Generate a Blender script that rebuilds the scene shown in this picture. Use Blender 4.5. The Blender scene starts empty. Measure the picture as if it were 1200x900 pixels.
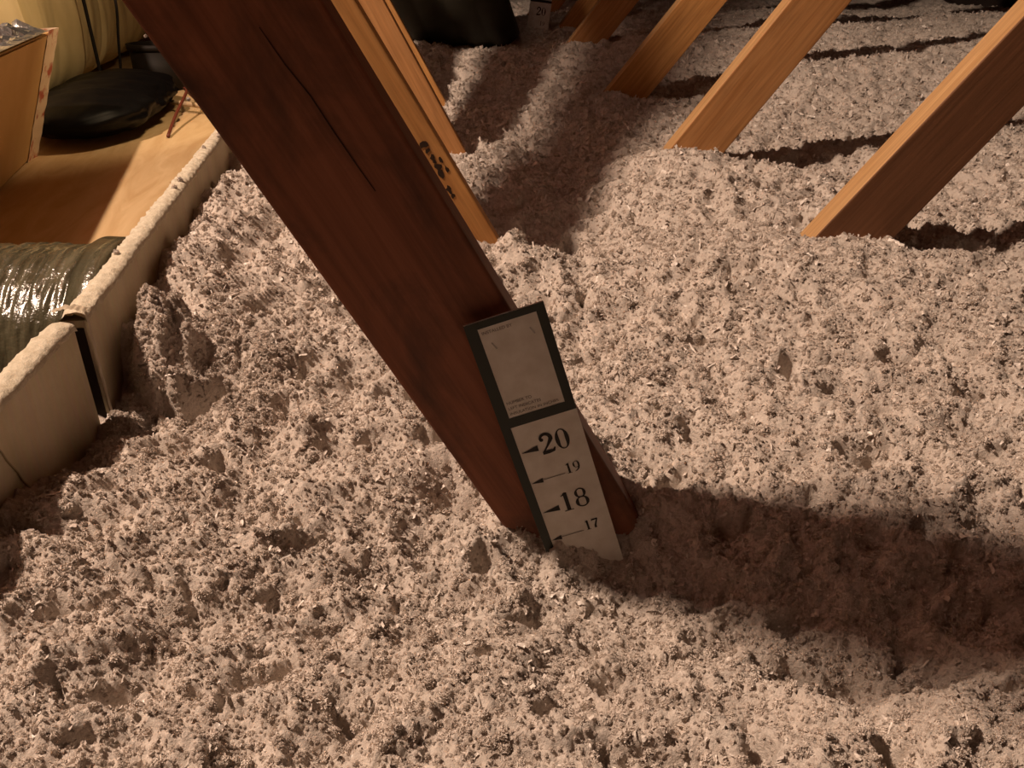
import bpy, bmesh, math, random
import numpy as np
from mathutils import Vector, Matrix

random.seed(7)
rng = np.random.default_rng(11)
scene = bpy.context.scene
col = scene.collection

# ------------------------------------------------------------------ camera
cam_d = bpy.data.cameras.new('camera')
cam_d.sensor_width = 36.0
cam_d.lens = 28.8
cam_d.clip_start = 0.01
cam = bpy.data.objects.new('camera', cam_d)
col.objects.link(cam)
cam.location = (0, 0, 0.36)
cam.rotation_euler = (math.radians(62), 0, 0)
scene.camera = cam

# ------------------------------------------------------------------ world, lamps, exposure
world = bpy.data.worlds.new('world')
scene.world = world
world.use_nodes = True
world.node_tree.nodes['Background'].inputs[0].default_value = (1.0, 0.5, 0.3, 1)
world.node_tree.nodes['Background'].inputs[1].default_value = 0.0

def lamp(name, loc, energy, colour, radius):
    d = bpy.data.lights.new(name, 'POINT')
    d.energy = energy
    d.color = colour
    d.shadow_soft_size = radius
    o = bpy.data.objects.new(name, d)
    col.objects.link(o)
    o.location = loc
    return o
lamp('attic_bulb', (-1.415, 0.488, 2.20), 325.0, (1.0, 0.745, 0.565), 0.04)      # bare bulb under the ridge
d_ = bpy.data.lights.new('duct_fill_spot', 'SPOT')                                # unseen spot, added to brighten the duct work
d_.energy = 10.5; d_.color = (1.0, 0.72, 0.42); d_.shadow_soft_size = 0.05
d_.spot_size = math.radians(115); d_.spot_blend = 0.6
o_ = bpy.data.objects.new('duct_fill_spot', d_)
col.objects.link(o_)
o_.location = (-0.60, 2.10, 0.60)
o_.rotation_euler = (Vector((-1.25, 2.35, 0.12)) - Vector(o_.location)).to_track_quat('-Z', 'Y').to_euler()

vs = scene.view_settings
vs.view_transform = 'Standard'
vs.look = 'None'
vs.exposure = 0.0
vs.gamma = 1.0
vs.use_curve_mapping = False
scene.cycles.use_denoising = True

# ------------------------------------------------------------------ noise (numpy)
def _hash(ix, iy, seed):
    h = (ix.astype(np.int64) * 374761393 + iy.astype(np.int64) * 668265263 + seed * 1442695041) & 0xFFFFFFFF
    h = ((h ^ (h >> 13)) * 1274126177) & 0xFFFFFFFF
    h = ((h ^ (h >> 16)) * 2246822519) & 0xFFFFFFFF
    return h ^ (h >> 15)

def perlin(x, y, seed=0):
    xi = np.floor(x); yi = np.floor(y)
    fx = x - xi; fy = y - yi
    u = fx * fx * fx * (fx * (fx * 6 - 15) + 10)
    v = fy * fy * fy * (fy * (fy * 6 - 15) + 10)
    def g(dx, dy):
        a = _hash(xi + dx, yi + dy, seed) * (2 * math.pi / 4294967296.0)
        return np.cos(a) * (fx - dx) + np.sin(a) * (fy - dy)
    n0 = g(0, 0) * (1 - u) + g(1, 0) * u
    n1 = g(0, 1) * (1 - u) + g(1, 1) * u
    return (n0 * (1 - v) + n1 * v) * 1.5

def worley(x, y, seed=0):
    xi = np.floor(x); yi = np.floor(y)
    best = np.full(x.shape, 9.0)
    for dx in (-1, 0, 1):
        for dy in (-1, 0, 1):
            h = _hash(xi + dx, yi + dy, seed)
            px = xi + dx + (h & 0xFFFF) / 65536.0
            py = yi + dy + ((h >> 16) & 0xFFFF) / 65536.0
            d = (x - px) ** 2 + (y - py) ** 2
            best = np.minimum(best, d)
    return np.sqrt(best)

def sstep(a, b, x):
    t = np.clip((x - a) / (b - a), 0, 1)
    return t * t * (3 - 2 * t)

def gauss(x, y, cx, cy, rx, ry=None, ang=0.0):
    ry = ry or rx
    c, s = math.cos(ang), math.sin(ang)
    dx, dy = x - cx, y - cy
    a = c * dx + s * dy
    b = -s * dx + c * dy
    return np.exp(-(a / rx) ** 2 - (b / ry) ** 2)

# ------------------------------------------------------------------ helpers
def tag(o, label=None, cat=None, group=None, kind=None):
    if label: o['label'] = label
    if cat: o['category'] = cat
    if group: o['group'] = group
    if kind: o['kind'] = kind
    return o

def empty(name, loc=(0, 0, 0), mat=None):
    o = bpy.data.objects.new(name, None)
    col.objects.link(o)
    if mat is not None: o.matrix_world = mat
    else: o.location = loc
    o.empty_display_size = 0.05
    return o

def mesh_obj(name, verts, faces, mat, parent=None, smooth=False):
    me = bpy.data.meshes.new(name)
    me.from_pydata([tuple(v) for v in verts], [], faces)
    me.update()
    if smooth:
        me.polygons.foreach_set('use_smooth', [True] * len(me.polygons))
    if mat: me.materials.append(mat)
    o = bpy.data.objects.new(name, me)
    col.objects.link(o)
    if parent is not None: o.parent = parent
    return o

def bm_obj(name, bm, mat, parent=None, smooth=False):
    me = bpy.data.meshes.new(name)
    bm.to_mesh(me); bm.free()
    if smooth:
        me.polygons.foreach_set('use_smooth', [True] * len(me.polygons))
    if mat: me.materials.append(mat)
    o = bpy.data.objects.new(name, me)
    col.objects.link(o)
    if parent is not None: o.parent = parent
    return o

def grid_obj(name, P, mat, parent=None, smooth=True, wrap_u=False, wrap_v=False):
    """P: (nu, nv, 3) array of points -> quad grid mesh"""
    nu, nv = P.shape[:2]
    idx = np.arange(nu * nv).reshape(nu, nv)
    if wrap_u: idx = np.vstack([idx, idx[:1]])
    if wrap_v: idx = np.hstack([idx, idx[:, :1]])
    q = np.stack([idx[:-1, :-1], idx[1:, :-1], idx[1:, 1:], idx[:-1, 1:]], -1).reshape(-1, 4)
    return quads_obj(name, P.reshape(-1, 3), q, mat, parent, smooth)

def quads_obj(name, V, q, mat, parent=None, smooth=True):
    me = bpy.data.meshes.new(name)
    me.vertices.add(len(V))
    me.vertices.foreach_set('co', np.ascontiguousarray(V, dtype=np.float32).ravel())
    me.loops.add(q.size)
    me.loops.foreach_set('vertex_index', np.ascontiguousarray(q, dtype=np.int32).ravel())
    me.polygons.add(len(q))
    me.polygons.foreach_set('loop_start', np.arange(0, q.size, 4, dtype=np.int32))
    me.update(calc_edges=True)
    me.polygons.foreach_set('use_smooth', np.full(len(q), smooth, dtype=bool))
    me.validate()
    if mat: me.materials.append(mat)
    o = bpy.data.objects.new(name, me)
    col.objects.link(o)
    if parent is not None: o.parent = parent
    return o

def tube(name, pts, r, mat, parent=None, seg=8):
    """smooth tube through points (Catmull-Rom)"""
    pts = [Vector(p) for p in pts]
    path = []
    for i in range(len(pts) - 1):
        p0 = pts[max(i - 1, 0)]; p1 = pts[i]; p2 = pts[i + 1]; p3 = pts[min(i + 2, len(pts) - 1)]
        for k in range(8):
            t = k / 8
            path.append(0.5 * ((2 * p1) + (p2 - p0) * t + (2 * p0 - 5 * p1 + 4 * p2 - p3) * t * t + (3 * p1 - p0 - 3 * p2 + p3) * t ** 3))
    path.append(pts[-1])
    V = []; Fc = []
    for i, p in enumerate(path):
        d = (path[min(i + 1, len(path) - 1)] - path[max(i - 1, 0)]).normalized()
        a = d.cross(Vector((0.31, 0.2, 0.93))).normalized(); b = d.cross(a)
        for k in range(seg):
            t = 2 * math.pi * k / seg
            V.append(p + a * (r * math.cos(t)) + b * (r * math.sin(t)))
    n = len(path)
    for i in range(n - 1):
        for k in range(seg):
            k2 = (k + 1) % seg
            Fc.append((i * seg + k, i * seg + k2, (i + 1) * seg + k2, (i + 1) * seg + k))
    Fc.append(tuple(range(seg))[::-1]); Fc.append(tuple(range((n - 1) * seg, n * seg)))
    return mesh_obj(name, V, Fc, mat, parent, True)

# ------------------------------------------------------------------ materials
def new_mat(name, base=(0.5, 0.5, 0.5), rough=0.8, spec=0.3, metallic=0.0):
    m = bpy.data.materials.new(name)
    m.use_nodes = True
    b = m.node_tree.nodes['Principled BSDF']
    b.inputs['Base Color'].default_value = (*base, 1)
    b.inputs['Roughness'].default_value = rough
    b.inputs['Specular IOR Level'].default_value = spec
    b.inputs['Metallic'].default_value = metallic
    return m

def nodes(m):
    nt = m.node_tree
    return nt, nt.nodes, nt.links, nt.nodes['Principled BSDF']

def ramp(nt, stops):
    r = nt.nodes.new('ShaderNodeValToRGB')
    e = r.color_ramp.elements
    while len(e) < len(stops): e.new(0.5)
    for el, (p, c) in zip(e, stops):
        el.position = p
        el.color = (*c, 1) if len(c) == 3 else c
    return r

def noise_node(nt, vec, scale, detail=4, rough=0.55, dist=0.0):
    n = nt.nodes.new('ShaderNodeTexNoise')
    n.inputs['Scale'].default_value = scale
    n.inputs['Detail'].default_value = detail
    n.inputs['Roughness'].default_value = rough
    n.inputs['Distortion'].default_value = dist
    if vec is not None: nt.links.new(vec, n.inputs['Vector'])
    return n

def mapped(nt, scale, coord='Object', loc=(0, 0, 0)):
    tc = nt.nodes.new('ShaderNodeTexCoord')
    mp = nt.nodes.new('ShaderNodeMapping')
    mp.inputs['Scale'].default_value = scale
    mp.inputs['Location'].default_value = loc
    nt.links.new(tc.outputs[coord], mp.inputs['Vector'])
    return mp.outputs['Vector']

def mixc(nt, fac, a, b, mode='MIX'):
    x = nt.nodes.new('ShaderNodeMix')
    x.data_type = 'RGBA'; x.blend_type = mode
    for s, v in ((x.inputs[0], fac), (x.inputs[6], a), (x.inputs[7], b)):
        if hasattr(v, 'links'): nt.links.new(v, s)
        elif isinstance(v, tuple): s.default_value = (*v, 1)
        else: s.default_value = v
    return x.outputs[2]

def bump(nt, height, strength, dist=0.002):
    b = nt.nodes.new('ShaderNodeBump')
    b.inputs['Strength'].default_value = strength
    b.inputs['Distance'].default_value = dist
    nt.links.new(height, b.inputs['Height'])
    nt.links.new(b.outputs['Normal'], nt.nodes['Principled BSDF'].inputs['Normal'])

def wood_mat(name, light, dark, seed=0.0, stain=None, stain_amt=0.5):
    m = new_mat(name, light, 0.62, 0.35)
    nt, N, L, B = nodes(m)
    v = mapped(nt, (26, 26, 1.6), loc=(seed, seed * 2, seed))
    g = noise_node(nt, v, 2.2, 5, 0.6, 1.2)
    v2 = mapped(nt, (160, 160, 5), loc=(seed, 0, 0))
    f = noise_node(nt, v2, 1.5, 3, 0.6)
    r = ramp(nt, [(0.30, dark), (0.62, light)])
    L.new(g.outputs['Fac'], r.inputs['Fac'])
    r2 = ramp(nt, [(0.3, (0.72, 0.70, 0.68)), (0.65, (1, 1, 1))])
    L.new(f.outputs['Fac'], r2.inputs['Fac'])
    c = mixc(nt, 1.0, r.outputs['Color'], r2.outputs['Color'], 'MULTIPLY')
    if stain:
        v3 = mapped(nt, (17, 17, 9), loc=(seed * 3 + 1.3, 0.4, seed))
        s = noise_node(nt, v3, 1.0, 6, 0.62, 0.4)
        r3 = ramp(nt, [(0.50, (0, 0, 0)), (0.70, (stain_amt,) * 3)])
        L.new(s.outputs['Fac'], r3.inputs['Fac'])
        c = mixc(nt, r3.outputs['Color'], c, stain)
    L.new(c, B.inputs['Base Color'])
    bump(nt, f.outputs['Fac'], 0.25, 0.0012)
    return m

M = {}
M['wood_near'] = wood_mat('weathered_lumber', (0.32, 0.112, 0.054), (0.23, 0.078, 0.036), 1.7, (0.05, 0.025, 0.016), 0.8)
M['wood_shaded'] = wood_mat('shaded_lumber', (0.27, 0.12, 0.055), (0.19, 0.082, 0.036), 0.9, (0.2, 0.09, 0.04), 0.3)  # wood colour darkened to stand for the dim light on this web
M['wood'] = wood_mat('pine_lumber', (0.62, 0.31, 0.10), (0.47, 0.21, 0.06), 0.3, (0.28, 0.13, 0.05), 0.3)
M['wood_b'] = wood_mat('pine_lumber_pale', (0.58, 0.29, 0.11), (0.45, 0.20, 0.065), 4.1, (0.30, 0.15, 0.06), 0.35)
M['dusty'] = wood_mat('dusty_lit_edge', (0.62, 0.37, 0.17), (0.52, 0.28, 0.11), 2.9)  # dust colour, brightened so the upper edge reads as lit
M['roof'] = wood_mat('roof_sheathing', (0.045, 0.008, 0.003), (0.03, 0.006, 0.0025), 2.2)

# cellulose: grey beige shredded paper
def cellulose(name, lo, hi, flecks=True):
    m = new_mat(name, hi, 0.95, 0.12)
    nt, N, L, B = nodes(m)
    v = mapped(nt, (1, 1, 1))
    a = noise_node(nt, v, 55, 5, 0.62)
    r = ramp(nt, [(0.3, lo), (0.68, hi)])
    L.new(a.outputs['Fac'], r.inputs['Fac'])
    c = r.outputs['Color']
    if flecks:
        w = N.new('ShaderNodeTexVoronoi')
        w.inputs['Scale'].default_value = 420
        L.new(v, w.inputs['Vector'])
        r2 = ramp(nt, [(0.0, (0.80, 0.78, 0.76)), (0.5, (1, 1, 1)), (1.0, (1.12, 1.11, 1.1))])
        L.new(w.outputs['Color'], r2.inputs['Fac'])
        c = mixc(nt, 1.0, c, r2.outputs['Color'], 'MULTIPLY')
    L.new(c, B.inputs['Base Color'])
    n2 = noise_node(nt, v, 480, 4, 0.7)
    bump(nt, n2.outputs['Fac'], 0.8, 0.0025)
    return m
M['cellulose'] = cellulose('cellulose_fluff', (0.60, 0.52, 0.455), (0.72, 0.64, 0.57))

def tuft_mat(name, a, b, rough=0.95, spec=0.1):
    m = new_mat(name, a, rough, spec)
    nt, N, L, B = nodes(m)
    oi = N.new('ShaderNodeObjectInfo')
    r = ramp(nt, [(0.0, a), (1.0, b)])
    L.new(oi.outputs['Random'], r.inputs['Fac'])
    L.new(r.outputs['Color'], B.inputs['Base Color'])
    return m
M['tuft'] = tuft_mat('cellulose_tuft', (0.62, 0.54, 0.475), (0.76, 0.68, 0.61))
M['fleck'] = tuft_mat('paper_fleck', (0.60, 0.52, 0.46), (0.85, 0.78, 0.71), 0.38, 0.5)

# ------------------------------------------------------------------ place frame: trusses stand in parallel planes
TH = math.radians(5)
U = Vector((math.cos(TH), math.sin(TH), 0))        # along a truss
T = Vector((-math.sin(TH), math.cos(TH), 0))       # from truss to truss
def tp(s, u, z): return T * s + U * u + Vector((0, 0, z))

def dam_x(y):       # inner face line of the fibreboard dam
    return np.where(y < 0.579, -0.334 - 0.10 * (y - 0.579), -0.330 - 0.150 * (y - 0.579))

def roof_z(x):
    return np.minimum(0.10 + 0.65 * (2.3 - x), 0.10 + 0.65 * (x + 6.2))

# ------------------------------------------------------------------ the setting
def box_bm(bm, x0, x1, y0, y1, z0, z1):
    vs_ = [bm.verts.new(p) for p in ((x0, y0, z0), (x1, y0, z0), (x1, y1, z0), (x0, y1, z0), (x0, y0, z1), (x1, y0, z1), (x1, y1, z1), (x0, y1, z1))]
    for f in ((0, 3, 2, 1), (4, 5, 6, 7), (0, 1, 5, 4), (1, 2, 6, 5), (2, 3, 7, 6), (3, 0, 4, 7)):
        bm.faces.new([vs_[i] for i in f])
    return vs_

M['drywall'] = new_mat('drywall_dust', (0.16, 0.12, 0.09), 0.95, 0.1)
nt, N, L, B = nodes(M['drywall'])
n_ = noise_node(nt, mapped(nt, (1, 1, 1)), 9, 5)
r_ = ramp(nt, [(0.3, (0.10, 0.075, 0.055)), (0.7, (0.2, 0.15, 0.115))])
L.new(n_.outputs['Fac'], r_.inputs['Fac']); L.new(r_.outputs['Color'], B.inputs['Base Color'])

bm = bmesh.new(); box_bm(bm, -6.6, 2.9, -3.2, 7.4, -0.46, -0.43)
tag(bm_obj('floor', bm, M['drywall']), 'dusty attic floor under the insulation and decking', 'floor', kind='structure')
ridge_x = (2.3 - 6.2) / 2
rz_ = float(roof_z(ridge_x))
V = []
for y in (-3.2, 7.4):
    V += [(2.9, y, 0.10 - 0.65 * 0.6), (ridge_x, y, rz_), (-6.8, y, 0.10 - 0.65 * 0.6), (2.9, y, 0.04 - 0.65 * 0.6 + .1), (ridge_x, y, rz_ + 0.05), (-6.8, y, 0.04 - 0.65 * 0.6 + .1)]
Fc = [(0, 6, 7, 1), (1, 7, 8, 2), (3, 4, 10, 9), (4, 5, 11, 10), (0, 1, 4, 3), (1, 2, 5, 4), (6, 9, 10, 7), (7, 10, 11, 8), (0, 3, 9, 6), (2, 8, 11, 5)]
tag(mesh_obj('ceiling', V, Fc, M['roof']), 'dark wooden roof sheathing above the attic', 'roof', kind='structure')
for nm, y0, y1 in (('wall_back', 7.3, 7.36), ('wall_front', -3.16, -3.1)):
    V = []
    for y in (y0, y1):
        V += [(2.6, y, -0.44), (2.6, y, -0.1), (ridge_x, y, rz_ - 0.02), (-6.5, y, -0.1), (-6.5, y, -0.44)]
    Fc = [(0, 1, 2, 3, 4), (9, 8, 7, 6, 5)] + [(i, i + 5, (i + 1) % 5 + 5, (i + 1) % 5) for i in range(5)]
    tag(mesh_obj(nm, V, Fc, M['roof']), 'dark sheathed gable wall of the attic', 'wall', kind='structure')

# ------------------------------------------------------------------ insulation surface
def base_h(x, y):
    z = 0.095 * sstep(1.85, 2.7, y) * (0.75 + 0.25 * sstep(0.0, 0.5, x))
    z = z + 0.022 * perlin(x / 0.42 + 3.1, y / 0.42, 1) * sstep(0.4, 1.2, np.hypot(x, y))
    z = z + 0.010 * perlin(x / 0.16, y / 0.16 + 7.7, 2)
    z = z + 0.06 * perlin(x / 0.75 + 1.2, y / 0.6, 3) * sstep(2.4, 3.6, y)
    z = z - 0.058 * gauss(x, y, 0.05, 0.44, 0.16, 0.11)                 # dip at the gauge
    z = z + 0.026 * gauss(x, y, -0.33, 0.37, 0.09, 0.12)                # drift against the near dam board
    z = z + 0.035 * gauss(x, y, 0.40, 0.96, 0.20, 0.14)                 # drift at the right hand webs
    z = z + 0.030 * gauss(x, y, 0.30, 1.40, 0.14, 0.16)
    z = z + 0.030 * gauss(x, y, -0.01, 0.93, 0.07, 0.05)
    z = z + 0.050 * gauss(x, y, 0.045, 0.535, 0.032, 0.05)              # heap behind the gauge
    z = z - 0.050 * gauss(x, y, 0.06, 1.12, 0.09, 0.10)                 # hollow behind the left hand webs
    z = z - 0.035 * gauss(x, y, 0.10, 1.55, 0.12, 0.35)
    z = z - 0.045 * gauss(x, y, 0.27, 0.385, 0.14, 0.06)                # hollows in the lee of the webs
    z = z - 0.045 * gauss(x, y, 0.215, 0.350, 0.032, 0.022)
    z = z - 0.062 * gauss(x, y, 0.70, 0.99, 0.20, 0.12)
    z = z - 0.050 * gauss(x, y, 0.57, 1.58, 0.17, 0.10)
    z = z - 0.042 * gauss(x, y, 0.50, 2.14, 0.16, 0.10)
    wob = 0.25 * perlin(x / 0.02, y / 0.02, 6)
    r1 = np.hypot((x + 0.302) / 0.030, (y - 0.640) / 0.042) + wob
    z = z + 0.034 * (1 - sstep(0.55, 1.15, r1))                         # clump beside the dam joint
    c, s_ = math.cos(-0.5), math.sin(-0.5)
    r2 = np.hypot((c * (x + 0.262) + s_ * (y - 0.607)) / 0.015, (-s_ * (x + 0.262) + c * (y - 0.607)) / 0.036) + wob
    z = z - 0.130 * (1 - sstep(0.45, 1.1, r2))                          # deep pit to its right
    z = z - 0.035 * gauss(x, y, -0.048, 0.520, 0.022, 0.02)             # gap left of the front web
    d = x - dam_x(y)
    z = z + 0.055 * np.exp(-(d / 0.10) ** 2) * sstep(0.60, 0.68, y) * (1 - sstep(1.7, 2.1, y))   # drift along the far dam board
    z = z - 0.022 * np.exp(-(d / 0.014) ** 2) * sstep(0.42, 0.55, y) * (0.7 + 0.6 * perlin(x * 0 + 3, y / 0.11, 5))
    return z

def fine_h(x, y):
    wx = x + 0.008 * perlin(x / 0.02, y / 0.02, 21); wy = y + 0.008 * perlin(x / 0.02 + 9, y / 0.02, 22)
    h = 0.008 * (1 - 2.2 * np.abs(perlin(wx / 0.12 + 5, wy / 0.10, 18)))
    h = h + 0.0125 * (1 - 2.2 * np.abs(perlin(wx / 0.055, wy / 0.055, 11)))
    h = h + 0.0068 * np.sqrt(np.clip(1.0 - (worley(wx / 0.021, wy / 0.021, 12) / 0.95) ** 2, 0, 1))
    h = h + 0.0034 * np.sqrt(np.clip(1.0 - (worley(wx / 0.0095, wy / 0.0095, 13) / 0.95) ** 2, 0, 1))
    h = h + 0.0022 * perlin(x / 0.0048, y / 0.0048, 14)
    h = h + 0.0016 * perlin(x / 0.0026, y / 0.0026, 17)
    p = perlin(wx / 0.034 + 40, wy / 0.026, 15)
    h = h - 0.030 * sstep(0.36, 0.80, p)
    p = perlin(wx / 0.014 + 4, wy / 0.011, 16)
    h = h - 0.0065 * sstep(0.38, 0.68, p)
    return h

def surf(x, y): return base_h(x, y) + fine_h(x, y)

K = 0.00225
ys = []
y = -0.30
while y < 6.9:
    ys.append(y); y += K * (abs(y) * 0.93 + 0.48)
ys = np.array(ys)
fan = np.arange(-0.62, 1.02, K * 0.98)
YY = np.repeat(ys[:, None], len(fan), 1)
XX = fan[None, :] * (np.abs(YY) * 0.93 + 0.48)
XX = np.minimum(XX, 2.45)
keep = XX > (dam_x(YY) - 0.012)
ZZ = np.zeros_like(XX)
ZZ[keep] = surf(XX[keep], YY[keep])
idx = np.cumsum(keep.ravel()).reshape(keep.shape) - 1
fk = keep[:-1, :-1] & keep[1:, :-1] & keep[1:, 1:] & keep[:-1, 1:] & (XX[:-1, :-1] < 2.44)
q = np.stack([idx[:-1, :-1][fk], idx[:-1, 1:][fk], idx[1:, 1:][fk], idx[1:, :-1][fk]], -1)
Vv = np.stack([XX[keep], YY[keep], ZZ[keep]], -1)
ins = quads_obj('cellulose_insulation', Vv, q, M['cellulose'], None, True)
tag(ins, 'clumpy grey beige blown cellulose insulation covering the attic floor', 'insulation', kind='stuff')

# tufts and paper flecks lying on the surface (points that carry instances)
def fan_points(n, y0, y1, smin=-0.62, smax=1.02):
    # density falls with distance
    a0, a1 = y0 * 0.93 + 0.48, y1 * 0.93 + 0.48
    r = a0 * (a1 / a0) ** rng.random(n)
    y = (r - 0.48) / 0.93
    x = (smin + (smax - smin) * rng.random(n)) * r
    ok = (x > dam_x(y) + 0.004) & (x < 2.3)
    return x[ok], y[ok], r[ok]

pts, rots, scl, pick = [], [], [], []
def put(P, s3, kind):
    n = len(P)
    pts.append(P); scl.append(s3); pick.append(kind)
    e = rng.random((n, 3)) * 2 * math.pi
    rots.append(e)
# fluffy tufts
x, y, r = fan_points(62000, -0.05, 4.5)
s = (0.0019 + 0.0030 * rng.random(len(x)) ** 2.2) * 0.82 * np.clip(r, 0.6, 2.6) ** 0.6
P = np.stack([x, y, surf(x, y) - 0.2 * s], -1)
put(P, np.stack([s * (0.8 + 0.5 * rng.random(len(x))) for _ in range(3)], -1), rng.integers(0, 6, len(x)))
# fine fuzz everywhere
x, y, r = fan_points(300000, -0.05, 4.2)
s = (0.0008 + 0.0010 * rng.random(len(x))) * 0.82 * np.clip(r, 0.6, 2.6) ** 0.6
P = np.stack([x, y, surf(x, y)], -1)
put(P, np.repeat(s[:, None], 3, 1), rng.integers(0, 6, len(x)))
# flecks
x, y, r = fan_points(110000, -0.05, 4.0)
s = (0.0011 + 0.0026 * rng.random(len(x)) ** 2.5) * np.clip(r, 0.65, 2.2)
P = np.stack([x, y, surf(x, y) + 0.25 * s], -1)
put(P, np.repeat(s[:, None], 3, 1), rng.integers(6, 9, len(x)))

n_ = 2600
x = -0.335 + 0.13 * rng.random(n_); y = 0.56 + 0.15 * rng.random(n_)
ok = x > dam_x(y) + 0.003
x, y = x[ok], y[ok]
s = 0.0010 + 0.0016 * rng.random(len(x)) ** 2
put(np.stack([x, y, surf(x, y)], -1), np.repeat(s[:, None], 3, 1), rng.integers(0, 6, len(x)))

def line_tufts(A, B_, n, spread, smin, smax, lift=0.0):
    A = np.array(A); B_ = np.array(B_)
    t = rng.random(n)
    P = A + (B_ - A) * t[:, None] + (rng.random((n, 3)) - 0.5) * np.array(spread)
    P[:, 2] += lift
    s = smin + (smax - smin) * rng.random(n) ** 2.5
    put(P, np.repeat(s[:, None], 3, 1), rng.integers(0, 6, n))
# dust on the dam top, on the bare web edges
line_tufts((-0.345, 0.60, 0.109), (-0.47, 1.45, 0.109), 6, (0.012, 0.01, 0.001), 0.0012, 0.0040, 0.002)
line_tufts((-0.21, 0.464, 0.352), (-0.03, 0.480, 0.02), 16, (0.002, 0.01, 0.002), 0.0005, 0.0016)
line_tufts((-0.330, 0.25, 0.109), (-0.345, 0.56, 0.109), 4, (0.010, 0.01, 0.001), 0.0008, 0.002, 0.002)

def insulation_tufts():
    P = np.concatenate(pts); R_ = np.concatenate(rots); S = np.concatenate(scl); K_ = np.concatenate(pick)
    me = bpy.data.meshes.new('loose_tufts')
    me.vertices.add(len(P))
    me.vertices.foreach_set('co', P.astype(np.float32).ravel())
    for nm, ty, dat in (('rot', 'FLOAT_VECTOR', R_), ('scl', 'FLOAT_VECTOR', S)):
        a = me.attributes.new(nm, ty, 'POINT')
        a.data.foreach_set('vector', dat.astype(np.float32).ravel())
    a = me.attributes.new('pick', 'INT', 'POINT')
    a.data.foreach_set('value', K_.astype(np.int32))
    me.materials.append(M['tuft'])
    o = bpy.data.objects.new('loose_tufts', me)
    col.objects.link(o)
    o.parent = ins
    ng = bpy.data.node_groups.new('loose_tufts', 'GeometryNodeTree')
    ng.interface.new_socket('Geometry', in_out='INPUT', socket_type='NodeSocketGeometry')
    ng.interface.new_socket('Geometry', in_out='OUTPUT', socket_type='NodeSocketGeometry')
    gi = ng.nodes.new('NodeGroupInput'); go = ng.nodes.new('NodeGroupOutput')
    lk = ng.links.new
    g2i = ng.nodes.new('GeometryNodeGeometryToInstance')
    shapes = []
    def displaced(src, seed, amount, scale, material):
        sp = ng.nodes.new('GeometryNodeSetPosition')
        lk(src, sp.inputs['Geometry'])
        ps = ng.nodes.new('GeometryNodeInputPosition')
        ad = ng.nodes.new('ShaderNodeVectorMath'); ad.operation = 'ADD'
        ad.inputs[1].default_value = (seed * 7.3, seed * 3.1, seed * 5.7)
        lk(ps.outputs[0], ad.inputs[0])
        nz = ng.nodes.new('ShaderNodeTexNoise')
        nz.inputs['Scale'].default_value = scale
        nz.inputs['Detail'].default_value = 3.0
        nz.inputs['Roughness'].default_value = 0.7
        lk(ad.outputs[0], nz.inputs['Vector'])
        sb = ng.nodes.new('ShaderNodeVectorMath'); sb.operation = 'SUBTRACT'
        sb.inputs[1].default_value = (0.5, 0.5, 0.5)
        lk(nz.outputs['Color'], sb.inputs[0])
        sc = ng.nodes.new('ShaderNodeVectorMath'); sc.operation = 'SCALE'
        sc.inputs['Scale'].default_value = amount
        lk(sb.outputs[0], sc.inputs[0])
        lk(sc.outputs[0], sp.inputs['Offset'])
        sm = ng.nodes.new('GeometryNodeSetMaterial')
        sm.inputs['Material'].default_value = material
        lk(sp.outputs[0], sm.inputs['Geometry'])
        shapes.append(sm.outputs[0])
    def fluff(seed):
        # a soft core with shreds standing out of it in all directions
        core = ng.nodes.new('GeometryNodeMeshIcoSphere')
        core.inputs['Radius'].default_value = 0.72
        core.inputs['Subdivisions'].default_value = 3
        displaced(core.outputs['Mesh'], seed, 1.5, 1.7, M['tuft'])
        c_ = shapes.pop()
        pt = ng.nodes.new('GeometryNodeMeshIcoSphere')
        pt.inputs['Radius'].default_value = 0.80
        pt.inputs['Subdivisions'].default_value = 3
        displaced(pt.outputs['Mesh'], seed, 1.5, 1.7, M['tuft'])
        p_ = shapes.pop()
        gr = ng.nodes.new('GeometryNodeMeshGrid')
        gr.inputs['Size X'].default_value = 0.75; gr.inputs['Size Y'].default_value = 0.17
        gr.inputs['Vertices X'].default_value = 4; gr.inputs['Vertices Y'].default_value = 2
        displaced(gr.outputs['Mesh'], seed + 20, 0.6, 1.6, M['tuft'])
        s_ = shapes.pop()
        rv = ng.nodes.new('FunctionNodeRandomValue')
        rv.data_type = 'FLOAT_VECTOR'
        rv.inputs[0].default_value = (0, 0, 0); rv.inputs[1].default_value = (6.28, 6.28, 6.28)
        rv.inputs['Seed'].default_value = seed
        ip = ng.nodes.new('GeometryNodeInstanceOnPoints')
        lk(p_, ip.inputs['Points']); lk(s_, ip.inputs['Instance'])
        lk(rv.outputs[0], ip.inputs['Rotation'])
        rl = ng.nodes.new('GeometryNodeRealizeInstances')
        lk(ip.outputs[0], rl.inputs[0])
        jn = ng.nodes.new('GeometryNodeJoinGeometry')
        lk(rl.outputs[0], jn.inputs[0]); lk(c_, jn.inputs[0])
        sh = ng.nodes.new('GeometryNodeSetShadeSmooth')
        lk(jn.outputs[0], sh.inputs[0])
        shapes.append(sh.outputs[0])
    for k in range(6): fluff(k + 1)
    for k, (a, b) in enumerate(((2.0, 1.3), (2.6, 0.7), (3.4, 0.35))):
        gr = ng.nodes.new('GeometryNodeMeshGrid')
        gr.inputs['Size X'].default_value = a; gr.inputs['Size Y'].default_value = b
        gr.inputs['Vertices X'].default_value = 5; gr.inputs['Vertices Y'].default_value = 3
        displaced(gr.outputs['Mesh'], k + 11, 1.6, 0.8, M['fleck'])
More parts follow.
